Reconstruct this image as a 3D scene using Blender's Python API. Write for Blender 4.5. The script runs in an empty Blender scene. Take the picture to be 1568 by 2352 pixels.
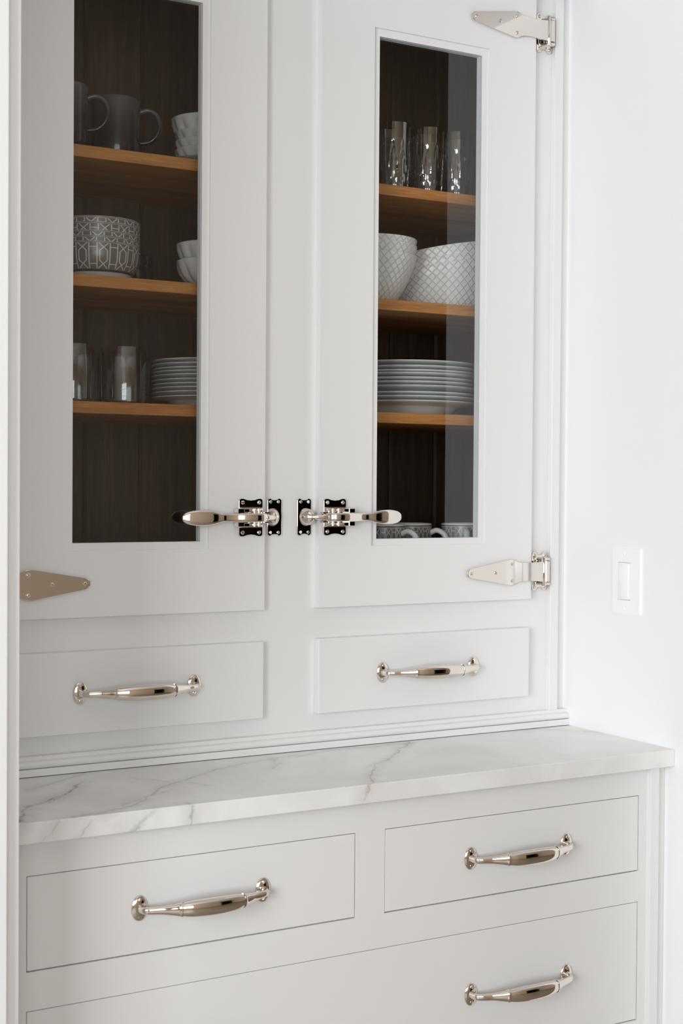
import bpy, bmesh, math, random
from mathutils import Vector, Matrix
random.seed(7)
sc = bpy.context.scene
C = sc.collection
PI = math.pi

# ------------------------------------------------------------------ camera
cam_d = bpy.data.cameras.new('camera')
cam = bpy.data.objects.new('camera', cam_d)
C.objects.link(cam)
cam_d.sensor_fit = 'HORIZONTAL'
cam_d.sensor_width = 24.0
cam_d.lens = 50.866
cam_d.clip_start = 0.02
yaw, pitch, roll = 0.5243959, -0.0185217, 0.0070060
fwd = Vector((math.sin(yaw)*math.cos(pitch), math.cos(yaw)*math.cos(pitch), math.sin(pitch)))
rt = fwd.cross(Vector((0, 0, 1))).normalized()
up = rt.cross(fwd)
r2 = math.cos(roll)*rt + math.sin(roll)*up
u2 = -math.sin(roll)*rt + math.cos(roll)*up
M = Matrix((r2, u2, -fwd)).transposed().to_4x4()
M.translation = Vector((-1.17264, -2.11623, 1.34058))
cam.matrix_world = M
cam_d.dof.use_dof = True
cam_d.dof.focus_distance = 2.36
cam_d.dof.aperture_fstop = 7.0
sc.camera = cam

# ------------------------------------------------------------------ world, lights, exposure
w = bpy.data.worlds.new('world')
sc.world = w
w.use_nodes = True
bgn = w.node_tree.nodes['Background']
bgn.inputs[0].default_value = (0.86, 0.93, 1.0, 1)
bgn.inputs[1].default_value = 1.0

WX0, WX1, WY0, WY1, WZ1 = -3.0, 3.6, -4.5, -0.41, 3.70      # the room

def area(name, loc, rot, sx, sy, power, col):
    l = bpy.data.lights.new(name, 'AREA')
    l.shape = 'RECTANGLE'; l.size = sx; l.size_y = sy
    l.energy = power; l.color = col
    o = bpy.data.objects.new(name, l)
    o.location = loc; o.rotation_euler = rot
    C.objects.link(o)
    return o
# daylight outside the two windows of the room
area('daylight_side', (WX0-0.22, -2.60, 1.52), (0, -PI/2, 0), 1.7, 2.1, 98, (0.915, 0.962, 1.0))
area('daylight_rear', (-1.75, WY0-0.22, 1.52), (PI/2, 0, 0), 2.3, 1.7, 34, (0.915, 0.962, 1.0))

sc.view_settings.view_transform = 'Standard'
sc.view_settings.look = 'None'
sc.view_settings.gamma = 1
sc.view_settings.use_curve_mapping = False
sc.view_settings.exposure = 0.67
try:
    sc.cycles.use_denoising = True
    sc.cycles.max_bounces = 12
    sc.cycles.diffuse_bounces = 5
    sc.cycles.glossy_bounces = 4
    sc.cycles.transparent_max_bounces = 20
    sc.cycles.caustics_reflective = False
    sc.cycles.caustics_refractive = False
except Exception:
    pass

# ------------------------------------------------------------------ materials
class NT:
    """tiny helper around a material's node tree"""
    def __init__(s, name):
        s.m = bpy.data.materials.new(name); s.m.use_nodes = True
        s.t = s.m.node_tree; s.t.nodes.clear()
        s.out = s.t.nodes.new('ShaderNodeOutputMaterial')
    def n(s, kind, **kw):
        x = s.t.nodes.new(kind)
        for k, v in kw.items(): setattr(x, k, v)
        return x
    def l(s, a, b): s.t.links.new(a, b)
    def setin(s, sock, v):
        if isinstance(v, bpy.types.NodeSocket): s.l(v, sock)
        else: sock.default_value = v
    def math(s, op, a, b=0.0, c=None, clamp=False):
        x = s.n('ShaderNodeMath', operation=op, use_clamp=clamp)
        s.setin(x.inputs[0], a); s.setin(x.inputs[1], b)
        if c is not None: s.setin(x.inputs[2], c)
        return x.outputs[0]
    def coord(s, which='Object'): return s.n('ShaderNodeTexCoord').outputs[which]
    def mapping(s, vec, scale=(1, 1, 1), rot=(0, 0, 0), loc=(0, 0, 0)):
        x = s.n('ShaderNodeMapping'); s.l(vec, x.inputs[0])
        x.inputs['Location'].default_value = loc; x.inputs['Rotation'].default_value = rot; x.inputs['Scale'].default_value = scale
        return x.outputs[0]
    def noise(s, vec, scale, detail=3, rough=0.55, dist=0.0):
        x = s.n('ShaderNodeTexNoise')
        s.l(vec, x.inputs['Vector'])
        x.inputs['Scale'].default_value = scale; x.inputs['Detail'].default_value = detail
        x.inputs['Roughness'].default_value = rough; x.inputs['Distortion'].default_value = dist
        return x.outputs['Fac']
    def ramp(s, fac, stops):
        x = s.n('ShaderNodeValToRGB'); s.l(fac, x.inputs[0])
        e = x.color_ramp.elements
        while len(e) < len(stops): e.new(0.5)
        for i, (p, c) in enumerate(stops):
            e[i].position = p; e[i].color = (*c, 1) if len(c) == 3 else c
        return x.outputs[0]
    def mix(s, f, a, b):
        x = s.n('ShaderNodeMix', data_type='RGBA')
        s.setin(x.inputs['Factor'], f)
        for k, v in (('A', a), ('B', b)):
            q = [i for i in x.inputs if i.name == k and i.type == 'RGBA'][0]
            s.setin(q, v if isinstance(v, bpy.types.NodeSocket) else (*v, 1))
        return [o for o in x.outputs if o.type == 'RGBA'][0]
    def bump(s, h, strength=0.3, dist=0.001):
        x = s.n('ShaderNodeBump'); s.l(h, x.inputs['Height'])
        x.inputs['Strength'].default_value = strength; x.inputs['Distance'].default_value = dist
        return x.outputs[0]
    def princ(s, col, rough=0.5, metal=0.0, bump=None, spec=0.5, coat=0.0):
        p = s.n('ShaderNodeBsdfPrincipled')
        s.setin(p.inputs['Base Color'], col if isinstance(col, bpy.types.NodeSocket) else (*col, 1))
        s.setin(p.inputs['Roughness'], rough)
        p.inputs['Metallic'].default_value = metal
        p.inputs['Specular IOR Level'].default_value = spec
        if coat: p.inputs['Coat Weight'].default_value = coat; p.inputs['Coat Roughness'].default_value = 0.05
        if bump is not None: s.l(bump, p.inputs['Normal'])
        s.l(p.outputs[0], s.out.inputs[0])
        return p
    def segdist(s, u, v, a, b):
        ax, ay = a; bx, by = b
        dx, dy = bx-ax, by-ay; L2 = dx*dx+dy*dy
        pu = s.math('SUBTRACT', u, ax); pv = s.math('SUBTRACT', v, ay)
        h = s.math('MULTIPLY', pu, dx/L2)
        h = s.math('MULTIPLY_ADD', pv, dy/L2, h, clamp=True)
        qu = s.math('MULTIPLY_ADD', h, -dx, pu); qv = s.math('MULTIPLY_ADD', h, -dy, pv)
        q = s.math('MULTIPLY', qu, qu)
        return s.math('SQRT', s.math('MULTIPLY_ADD', qv, qv, q)), h

def mat_paint(name, col, rough=0.38, bumpy=0.05, scale=160):
    t = NT(name); v = t.coord()
    nz = t.noise(v, 2.2, 3)
    c = t.mix(nz, tuple(x*0.985 for x in col), tuple(min(1, x*1.01) for x in col))
    b = t.bump(t.noise(v, scale, 2), bumpy, 0.001)
    t.princ(c, rough, bump=b); return t.m
M_PAINT = mat_paint('cabinet_paint', (0.80, 0.795, 0.785), 0.36)
M_TRIM = mat_paint('trim_paint', (0.80, 0.795, 0.785), 0.36)
M_WALL = mat_paint('wall_paint', (0.91, 0.91, 0.915), 0.6, 0.10, 90)
M_TAUPE = mat_paint('taupe_wall_paint', (0.50, 0.405, 0.315), 0.6, 0.10, 90)
M_CEIL = mat_paint('ceiling_paint', (0.88, 0.85, 0.80), 0.8)
M_PLASTIC = mat_paint('switch_plastic', (0.94, 0.95, 0.965), 0.28, 0.0)
M_DARKGAP = mat_paint('gap_shade', (0.10, 0.09, 0.08), 0.8)  # shade behind the drawer gaps, put into the colour of boxes and carcass
M_SPACER = mat_paint('glazing_spacer', (0.84, 0.86, 0.87), 0.5)

def mat_metal(name, col, rough):
    t = NT(name); v = t.coord()
    nz = t.noise(t.mapping(v, (60, 60, 400)), 1.0, 2)
    t.princ(col, t.math('MULTIPLY_ADD', nz, rough*0.5, rough*0.75), 1.0); return t.m
M_NICKEL = mat_metal('polished_nickel', (0.80, 0.745, 0.69), 0.055)
M_STEEL = mat_metal('screw_nickel', (0.74, 0.69, 0.64), 0.16)

def mat_wood(name, axis, dark, mid, light, rough=0.45):
    t = NT(name); v = t.coord()
    sc_ = {'x': (0.05, 1, 1), 'z': (1, 1, 0.05)}[axis]
    mv = t.mapping(v, sc_)
    n1 = t.noise(mv, 26, 5, 0.6, 0.9)
    n2 = t.noise(mv, 420, 3, 0.6)
    n3 = t.noise(t.mapping(v, tuple(0.25 if q < 1 else 1 for q in sc_)), 9, 2)
    f = t.math('MULTIPLY_ADD', n2, 0.45, t.math('MULTIPLY_ADD', n3, 0.25, t.math('MULTIPLY', n1, 0.55)))
    c = t.ramp(f, [(0.47, dark), (0.60, mid), (0.74, light)])
    t.princ(c, rough, bump=t.bump(n2, 0.18, 0.0008)); return t.m
M_OAK = mat_wood('oak_shelf', 'x', (0.27, 0.095, 0.022), (0.45, 0.180, 0.042), (0.58, 0.265, 0.075))
M_OAKV = mat_wood('oak_backing', 'z', (0.026, 0.012, 0.006), (0.055, 0.027, 0.013), (0.085, 0.045, 0.023), 0.55)
M_FLOOR = mat_wood('floor_wood', 'x', (0.15, 0.115, 0.088), (0.26, 0.205, 0.162), (0.34, 0.275, 0.222), 0.4)
M_PASSAGE_DARK = mat_wood('passage_darkness', 'z', (0.012, 0.008, 0.006), (0.03, 0.02, 0.014), (0.05, 0.032, 0.022), 0.5)  # near-black passage walls, the dark of an unlit hall put into their colour

def mat_glass(name, tint=(0.96, 0.97, 0.97), ior=1.5, rough=0.0):
    t = NT(name)
    fr = t.n('ShaderNodeFresnel'); fr.inputs[0].default_value = ior
    tr = t.n('ShaderNodeBsdfTransparent'); tr.inputs[0].default_value = (*tint, 1)
    gl = t.n('ShaderNodeBsdfGlossy'); gl.inputs['Roughness'].default_value = rough
    gl.inputs[0].default_value = (1, 1, 1, 1)
    mx = t.n('ShaderNodeMixShader')
    geo = t.n('ShaderNodeNewGeometry')          # a thin sheet: both surfaces' reflection is taken at the entry side
    fac = t.math('MULTIPLY', t.math('MULTIPLY', fr.outputs[0], 1.55, clamp=True), t.math('SUBTRACT', 1.0, geo.outputs['Backfacing']))
    t.l(fac, mx.inputs[0]); t.l(tr.outputs[0], mx.inputs[1]); t.l(gl.outputs[0], mx.inputs[2])
    t.l(mx.outputs[0], t.out.inputs[0]); return t.m
M_PANE = mat_glass('window_glass', (0.95, 0.96, 0.955))
M_TUMBLER = mat_glass('tumbler_glass', (0.93, 0.94, 0.94), 1.75, 0.015)
M_CRYSTAL = mat_glass('crystal_glass', (0.82, 0.83, 0.84), 2.2, 0.06)

def mat_ceramic(name, col, rough=0.22):
    t = NT(name); v = t.coord()
    c = t.mix(t.noise(v, 14, 2), tuple(x*0.97 for x in col), col)
    t.princ(c, rough); return t.m
M_WHITE = mat_ceramic('white_porcelain', (0.80, 0.80, 0.79))
M_PLATE = mat_ceramic('plate_porcelain', (0.74, 0.75, 0.75), 0.3)
M_GREYPL = mat_ceramic('grey_stoneware', (0.30, 0.28, 0.27), 0.4)

def mat_smoke():
    t = NT('dark_jar_glass'); v = t.coord()
    t.princ(t.mix(t.noise(v, 20, 2), (0.012, 0.010, 0.009), (0.03, 0.026, 0.022)), 0.08); return t.m
M_SMOKE = mat_smoke()

def mat_ombre():
    t = NT('ombre_glaze'); g = t.coord('Generated')
    sp = t.n('ShaderNodeSeparateXYZ'); t.l(g, sp.inputs[0])
    f = t.math('MULTIPLY_ADD', t.noise(g, 6, 2), 0.08, sp.outputs[2])
    t.princ(t.ramp(f, [(0.08, (0.006, 0.007, 0.010)), (0.5, (0.022, 0.024, 0.028)), (0.98, (0.10, 0.10, 0.10))]), 0.16)
    return t.m
M_OMBRE = mat_ombre()

def mat_diamond(nu):
    t = NT('diamond_embossed_porcelain'); uv = t.coord('UV')
    sp = t.n('ShaderNodeSeparateXYZ'); t.l(uv, sp.inputs[0])
    u, v = sp.outputs[0], sp.outputs[1]
    h = None
    for sgn in (1, -1):
        q = t.math('MULTIPLY_ADD', v, 5.5*sgn, t.math('MULTIPLY', u, nu))
        q = t.math('ABSOLUTE', t.math('SUBTRACT', t.math('FRACT', q), 0.5))      # 0.5 at a line
        q = t.math('MULTIPLY_ADD', q, 9.0, -3.5, clamp=True)
        h = q if h is None else t.math('MAXIMUM', h, q)
    t.princ((0.80, 0.80, 0.79), 0.24, bump=t.bump(h, 0.8, 0.0014)); return t.m
M_DIAMOND = mat_diamond(35.0)
M_DIAMOND_W = mat_diamond(50.0)

def mat_pattern():
    """taupe glaze with a printed lattice of white lines"""
    t = NT('lattice_printed_glaze'); uv = t.coord('UV')
    sp = t.n('ShaderNodeSeparateXYZ'); t.l(uv, sp.inputs[0])
    u, v = sp.outputs[0], sp.outputs[1]
    fu = t.math('FRACT', t.math('MULTIPLY', u, 13.0))
    A = 0.62                                   # width of one repeat over its height
    U = t.math('MULTIPLY', fu, A)
    segs = [((.14, .97), (.53, .68)), ((.56, .97), (.17, .68)), ((.17, .68), (.17, .31)), ((.53, .68), (.53, .31)),
            ((.17, .31), (.56, .03)), ((.53, .31), (.14, .03)), ((.66, .97), (.66, .03)), ((.04, .97), (.04, .03)),
            ((.66, .82), (1.04, .82)), ((.66, .18), (1.04, .18)), ((-.3, .82), (.04, .82)), ((-.3, .18), (.04, .18))]
    d = None
    for a, b in segs:
        q, _ = t.segdist(U, v, (a[0]*A, a[1]), (b[0]*A, b[1]))
        d = q if d is None else t.math('MINIMUM', d, q)
    line = t.math('MULTIPLY_ADD', d, -85.0, 2.0, clamp=True)
    for vv in (1.02, 1.12):
        q = t.math('ABSOLUTE', t.math('SUBTRACT', v, vv))
        line = t.math('MAXIMUM', line, t.math('MULTIPLY_ADD', q, -70.0, 1.8, clamp=True))
    c = t.mix(line, (0.185, 0.165, 0.155), (0.62, 0.60, 0.57))
    for vv in (-0.035, 1.07):
        q = t.math('ABSOLUTE', t.math('SUBTRACT', v, vv))
        c = t.mix(t.math('MULTIPLY_ADD', q, -70.0, 2.2, clamp=True), c, (0.055, 0.05, 0.048))
    foot = t.math('LESS_THAN', v, -0.07)
    c = t.mix(foot, c, (0.66, 0.64, 0.62))
    t.princ(c, 0.26); return t.m
M_PATTERN = mat_pattern()

def mat_marble():
    t = NT('veined_white_marble'); co = t.coord()
    sp = t.n('ShaderNodeSeparateXYZ'); t.l(co, sp.inputs[0])
    x, y, z = sp.outputs[0], sp.outputs[1], sp.outputs[2]
    y = t.math('ADD', y, z)                    # unfold the front edge (z is 0 on the top face, negative below)
    nz = t.noise(co, 11, 4, 0.6); nz2 = t.noise(co, 45, 3, 0.6)
    nzb = t.noise(t.mapping(co, loc=(3.1, 1.7, 0.4)), 11, 4, 0.6)
    x = t.math('ADD', x, t.math('MULTIPLY_ADD', nz, 0.05, -0.025))
    x = t.math('ADD', x, t.math('MULTIPLY_ADD', nz2, 0.016, -0.008))
    y = t.math('ADD', y, t.math('MULTIPLY_ADD', nzb, 0.05, -0.025))
    veins = [  # points, half width, strength, brown
        ([(.167, -.028), (.10, -.109), (.038, -.161), (-.016, -.212), (-.060, -.27), (-.069, -.31)], .0035, .75, 1),
        ([(-.062, -.285), (-.076, -.32)], .006, .5, 1),
        ([(-.60, -.285), (-.547, -.203), (-.495, -.161), (-.434, -.082)], .006, .80, 0),
        ([(-.553, -.215), (-.50, -.175), (-.455, -.105)], .004, .55, 0),
        ([(-.52, -.10), (-.451, -.054), (-.407, -.020)], .005, .38, 0),
        ([(-.53, -.295), (-.469, -.28), (-.403, -.242), (-.324, -.158), (-.288, -.131)], .0045, .55, 0),
        ([(-.288, -.131), (-.218, -.089), (-.148, -.07), (-.058, -.047)], .0035, .42, 0),
        ([(-.36, -.085), (-.321, -.142), (-.28, -.20)], .003, .32, 0),
        ([(-.445, -.251), (-.385, -.22), (-.35, -.21)], .008, .42, 0),
        ([(-.057, -.06), (.017, -.03), (.094, -.043), (.165, -.034)], .003, .45, 0),
        ([(-.11, -.049), (-.114, -.093), (-.145, -.124)], .0035, .5, 1),
        ([(.43, -.01), (.487, -.064), (.55, -.125)], .007, .45, 1),
        ([(-.548, -.298), (-.578, -.33)], .003, .30, 0), ([(-.497, -.298), (-.527, -.33)], .003, .32, 0),
        ([(-.41, -.296), (-.448, -.33)], .006, .45, 0), ([(-.361, -.29), (-.354, -.33)], .004, .45, 0),
    ]
    grey = None; brown = None
    for pts, wd, st, br in veins:
        d = None
        for a, b in zip(pts[:-1], pts[1:]):
            q, _ = t.segdist(x, y, a, b)
            d = q if d is None else t.math('MINIMUM', d, q)
        st = min(1.0, st*1.35)
        core = t.math('MULTIPLY_ADD', d, -st/wd, st, clamp=True)
        halo = t.math('MULTIPLY_ADD', d, -st*0.36/(wd*5), st*0.36, clamp=True)
        q = t.math('MAXIMUM', core, halo)
        if br: brown = q if brown is None else t.math('MAXIMUM', brown, q)
        else: grey = q if grey is None else t.math('MAXIMUM', grey, q)
    mod = t.math('MULTIPLY_ADD', t.noise(co, 38, 4, 0.65), 2.2, -0.35, clamp=True)
    grey = t.math('MULTIPLY', grey, mod); brown = t.math('MULTIPLY', brown, mod)
    cloud = t.ramp(t.noise(co, 5.5, 5, 0.6, 0.8), [(0.35, (0.77, 0.76, 0.74)), (0.55, (0.84, 0.84, 0.83)), (0.7, (0.88, 0.88, 0.87))])
    c = t.mix(grey, cloud, (0.24, 0.235, 0.23))
    c = t.mix(brown, c, (0.40, 0.33, 0.27))
    t.princ(c, 0.30, spec=0.4); return t.m
M_MARBLE = mat_marble()

# ------------------------------------------------------------------ mesh helpers
def wloc(o):
    v = Vector((0, 0, 0))
    while o is not None:
        v += o.location; o = o.parent
    return v

def link(name, me, mat, parent=None, loc=None, rot=None):
    o = bpy.data.objects.new(name, me); C.objects.link(o)
    if mat is not None and not me.materials: me.materials.append(mat)
    if parent is not None: o.parent = parent
    if loc is not None: o.location = loc
    if rot is not None: o.rotation_euler = rot
    return o

def finish(name, bm, mat, parent=None, smooth=False, origin=None, angle=35):
    """bm holds world coordinates; the object lands at `origin` (world) or at its parent's origin"""
    base = wloc(parent) if parent is not None else Vector((0, 0, 0))
    org = Vector(origin) if origin is not None else base
    bmesh.ops.translate(bm, verts=bm.verts, vec=-org)
    bmesh.ops.recalc_face_normals(bm, faces=bm.faces)
    me = bpy.data.meshes.new(name)
    bm.to_mesh(me); bm.free()
    if smooth:
        for p in me.polygons: p.use_smooth = True
        if angle < 180:
            try: me.set_sharp_from_angle(angle=math.radians(angle))
            except Exception: pass
        for p in me.polygons:
            if len(p.vertices) > 6: p.use_smooth = False
    return link(name, me, mat, parent, org-base)

def bm_box(x0, x1, y0, y1, z0, z1, bev=0.0, seg=1, bm=None):
    b = bmesh.new()
    bmesh.ops.create_cube(b, size=1.0)
    for v in b.verts:
        v.co = Vector(((x0+x1)/2+v.co.x*(x1-x0), (y0+y1)/2+v.co.y*(y1-y0), (z0+z1)/2+v.co.z*(z1-z0)))
    if bev > 0:
        bmesh.ops.bevel(b, geom=list(b.edges), offset=bev, segments=seg, affect='EDGES', profile=0.5)
    if bm is None: return b
    me = bpy.data.meshes.new('tmp'); b.to_mesh(me); b.free(); bm.from_mesh(me); bpy.data.meshes.remove(me)
    return bm

def join(bm, b):
    me = bpy.data.meshes.new('tmp'); b.to_mesh(me); b.free(); bm.from_mesh(me); bpy.data.meshes.remove(me)
    return bm

def box(name, mat, parent, x0, x1, y0, y1, z0, z1, bev=0.0, seg=1):
    return finish(name, bm_box(x0, x1, y0, y1, z0, z1, bev, seg), mat, parent)

def bm_ring(xo, zo, xi, zi, y0, y1, bev=0.0):
    """rectangular frame in the XZ plane: outer (x0,x1),(z0,z1), inner the same"""
    b = bmesh.new(); V = []
    for y in (y0, y1):
        for (xs, zs) in ((xo, zo), (xi, zi)):
            for (i, j) in ((0, 0), (1, 0), (1, 1), (0, 1)):
                V.append(b.verts.new((xs[i], y, zs[j])))
    def f(*q): b.faces.new([V[k] for k in q])
    for k in range(4):
        n = (k+1) % 4
        f(k, n, 4+n, 4+k); f(8+k, 12+k, 12+n, 8+n); f(k, 8+k, 8+n, n); f(4+k, 4+n, 12+n, 12+k)
    if bev > 0:
        sharp = [e for e in b.edges if len(e.link_faces) == 2 and e.calc_face_angle(0) > 0.5]
        bmesh.ops.bevel(b, geom=sharp, offset=bev, segments=2, affect='EDGES', profile=0.5)
    return b

def bm_plate(pts, y0, y1, bev=0.0, seg=2):
    """polygon pts (x,z) extruded from y1 (back) to y0 (front), front rim bevelled"""
    b = bmesh.new()
    fr = [b.verts.new((x, y0, z)) for x, z in pts]
    bk = [b.verts.new((x, y1, z)) for x, z in pts]
    ff = b.faces.new(fr); b.faces.new(bk[::-1])
    n = len(pts)
    for i in range(n): b.faces.new([fr[i], bk[i], bk[(i+1) % n], fr[(i+1) % n]])
    if bev > 0:
        bmesh.ops.bevel(b, geom=list(ff.edges), offset=bev, segments=seg, affect='EDGES', profile=0.5)
    return b

def bm_lathe(prof, n=40, mod=None, slant=0.0):
    """prof: (r, z[, v[, material]]) -> bmesh around z with uv; mod(theta, r, z, k) gives the radius"""
    b = bmesh.new(); uvl = b.loops.layers.uv.new('UVMap'); rows = []
    H = max(p[1] for p in prof)
    for k, p in enumerate(prof):
        r, z = p[0], p[1]
        if r < 1e-6: rows.append([b.verts.new((0, 0, z))]*(n)); continue
        row = []
        for i in range(n):
            th = 2*PI*i/n
            rr = mod(th, r, z, k) if mod else r
            row.append(b.verts.new((rr*math.cos(th), rr*math.sin(th), z + (slant*rr*math.cos(th)*(z/H)**1.5 if slant else 0))))
        rows.append(row)
    for k in range(len(prof)-1):
        a, c = prof[k], prof[k+1]
        va = a[2] if len(a) > 2 else k/len(prof); vc = c[2] if len(c) > 2 else (k+1)/len(prof)
        mi = c[3] if len(c) > 3 else 0
        for i in range(n):
            j = (i+1) % n
            q = [(rows[k][i], i/n, va), (rows[k][j], (i+1)/n, va), (rows[k+1][j], (i+1)/n, vc), (rows[k+1][i], i/n, vc)]
            vs = []; us = []
            for vv, uu, tv in q:
                if vv not in vs: vs.append(vv); us.append((uu, tv))
            if len(vs) < 3: continue
            try: f = b.faces.new(vs)
            except ValueError: continue
            f.material_index = mi
            for lp, c2 in zip(f.loops, us): lp[uvl].uv = c2
    return b

def bm_sweep(path, secs, n=18, e=2.4, up=Vector((0, 0, 1))):
    """sweep a superellipse (half height along `up`, half thickness across) along path, capped"""
    b = bmesh.new(); rows = []
    P = [Vector(p) for p in path]
    for i, p in enumerate(P):
        a = P[max(i-1, 0)]; c = P[min(i+1, len(P)-1)]
        t = (c-a).normalized(); s = t.cross(up).normalized(); u = s.cross(t).normalized()
        hh, ht = secs[i]
        row = []
        for k in range(n):
            th = 2*PI*(k+0.5)/n
            cx, cy = math.cos(th), math.sin(th)
            cx = math.copysign(abs(cx)**(2/e), cx); cy = math.copysign(abs(cy)**(2/e), cy)
            row.append(b.verts.new(p + s*(cx*ht) + u*(cy*hh)))
        rows.append(row)
    for i in range(len(rows)-1):
        for k in range(n):
            j = (k+1) % n
            b.faces.new([rows[i][k], rows[i][j], rows[i+1][j], rows[i+1][k]])
    b.faces.new(rows[0][::-1]); b.faces.new(rows[-1])
    return b

def cr(pts, n):
    """Catmull-Rom through tuples of any length, n steps per span"""
    out = []
    for i in range(len(pts)-1):
        p0, p1, p2, p3 = pts[max(i-1, 0)], pts[i], pts[i+1], pts[min(i+2, len(pts)-1)]
        for k in range(n):
            s = k/n
            out.append(tuple(0.5*((2*b_)+(c_-a_)*s+(2*a_-5*b_+4*c_-d_)*s*s+(-a_+3*b_-3*c_+d_)*s**3) for a_, b_, c_, d_ in zip(p0, p1, p2, p3)))
    out.append(tuple(pts[-1])); return out

def mirror_x(b, x0):
    for v in b.verts: v.co.x = 2*x0 - v.co.x
    bmesh.ops.reverse_faces(b, faces=b.faces)
    return b

def tag(o, label, cat, group=None):
    o['label'] = label; o['category'] = cat
    if group: o['group'] = group
    return o
def empty(name, loc):
    o = bpy.data.objects.new(name, None); C.objects.link(o); o.location = loc
    o.empty_display_size = 0.05
    return o
def struct(o, label=None):
    o['kind'] = 'structure'
    if label: o['label'] = label
    return o

# ------------------------------------------------------------------ the setting
XL, XR = -0.6344, 0.5297          # inner faces of the alcove
YB = 0.40                         # back of the alcove
box_ = lambda n, m, *a, **k: struct(box(n, m, None, *a, **k))
struct(box('floor', M_FLOOR, None, WX0-0.1, WX1+0.1, WY0-2.6, YB+0.1, -0.05, 0.0))
struct(box('ceiling', M_CEIL, None, WX0-0.1, WX1+0.1, WY0-2.6, YB+0.1, WZ1, WZ1+0.05))
struct(box('wall_right', M_WALL, None, XR, XR+0.20, WY1, YB, 0, WZ1), 'white painted side wall of the alcove carrying the light switch')
struct(box('wall_left', M_WALL, None, XL-0.20, XL, WY1, YB, 0, WZ1), 'white painted wall end in front of the cabinet')
box_('wall_alcove_back', M_WALL, XL, XR, YB-0.03, YB+0.05, 0, WZ1)
box_('wall_alcove_header', M_WALL, XL, XR, WY1, -0.05, 2.25, WZ1)  # unseen; set low to keep ceiling light off the cabinet top
box_('wall_front_left', M_WALL, WX0, XL-0.20, WY1, WY1+0.12, 0, WZ1)
box_('wall_front_right', M_WALL, XR+0.20, WX1, WY1, WY1+0.12, 0, WZ1)
box_('wall_far_right', M_TAUPE, WX1, WX1+0.1, WY0, WY1+0.12, 0, WZ1)
# jamb edge and casing round the alcove
struct(box('trim_1', M_TRIM, None, XL-0.30, -0.6540, -0.4300, WY1, 0, 2.50, 0.0015), 'white flat casing board left of the cabinet')
struct(box('trim_2', M_TRIM, None, XR+0.0196, XR+0.30, -0.4300, WY1, 0, 2.50, 0.0015))
struct(box('trim_3', M_TRIM, None, -0.6540, XR+0.0196, -0.4300, WY1, 2.27, 2.39, 0.0015))

def wall_with_hole(name, axis, pos, th, a0, a1, holes):
    """vertical wall along y (axis 'x') or x (axis 'y') with rectangular holes (a,b,z0,z1)"""
    b = bmesh.new()
    def add(p, q, z0, z1):
        if axis == 'x': bm_box(pos, pos+th, p, q, z0, z1, bm=b)
        else: bm_box(p, q, pos, pos+th, z0, z1, bm=b)
    p = a0
    for (h0, h1, z0, z1) in sorted(holes):
        add(p, h0, 0, WZ1)
        if z0 > 0: add(h0, h1, 0, z0)
        add(h0, h1, z1, WZ1)
        p = h1
    add(p, a1, 0, WZ1)
    return struct(finish(name, b, M_TAUPE))
wall_with_hole('wall_far_left', 'x', WX0-0.1, 0.1, WY0, WY1+0.12, [(-3.6, -1.6, 0.70, 2.35)])
wall_with_hole('wall_rear', 'y', WY0-0.1, 0.1, WX0-0.1, WX1+0.1, [(-2.85, -0.65, 0.70, 2.35), (1.85, 3.45, 0, 2.25)])
def window(name, axis, pos, a0, a1, z0, z1, na, nz):
    b = bmesh.new()
    def add(p, q, s, t):
        if axis == 'x': bm_box(pos-0.03, pos+0.02, p, q, s, t, bm=b)
        else: bm_box(p, q, pos-0.03, pos+0.02, s, t, bm=b)
    f = 0.055
    add(a0, a0+f, z0, z1); add(a1-f, a1, z0, z1); add(a0+f, a1-f, z0, z0+f); add(a0+f, a1-f, z1-f, z1)
    for i in range(1, na):
        p = a0+(a1-a0)*i/na; add(p-0.014, p+0.014, z0+f, z1-f)
    for i in range(1, nz):
        p = z0+(z1-z0)*i/nz; add(a0+f, a1-f, p-0.014, p+0.014)
    return struct(finish(name, b, M_TRIM))
window('window_1', 'x', WX0-0.05, -3.6, -1.6, 0.70, 2.35, 4, 3)
window('window_2', 'y', WY0-0.05, -2.85, -0.65, 0.70, 2.35, 4, 3)
# the dark passage behind the doorway at the far end of the room
box_('wall_passage_left', M_PASSAGE_DARK, 1.75, 1.85, WY0-2.5, WY0-0.1, 0, WZ1)
box_('wall_passage_right', M_PASSAGE_DARK, 3.45, 3.55, WY0-2.5, WY0-0.1, 0, WZ1)
box_('wall_passage_end', M_PASSAGE_DARK, 1.75, 3.55, WY0-2.6, WY0-2.5, 0, WZ1)

# ------------------------------------------------------------------ hardware builders
def bm_screw(r=0.0032, h=0.0015):
    """domed slotted screw head facing -y, base at y=0"""
    b = bmesh.new()
    n = 14; gap = r*0.17
    rings = [(1.0, 0.0), (1.0, 0.25), (0.80, 0.72), (0.40, 1.0)]
    for s in (-1, 1):
        prev = None
        for (q, hh) in rings:
            row = []
            for k in range(n//2+1):
                th = PI*k/(n//2)
                x, z = q*r*math.cos(th), max(q*r*math.sin(th), gap)
                z = gap + (z-gap)
                row.append(b.verts.new((x, -hh*h, s*z)))
            if prev:
                for k in range(n//2): b.faces.new([prev[k], prev[k+1], row[k+1], row[k]])
                b.faces.new([prev[0], row[0], row[-1], prev[-1]])
            prev = row
        b.faces.new(prev)
    fl = [b.verts.new((r*math.cos(2*PI*k/n), -h*0.2, r*math.sin(2*PI*k/n))) for k in range(n)]
    b.faces.new(fl)
    bmesh.ops.remove_doubles(b, verts=b.verts, dist=1e-6)
    return b
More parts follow.
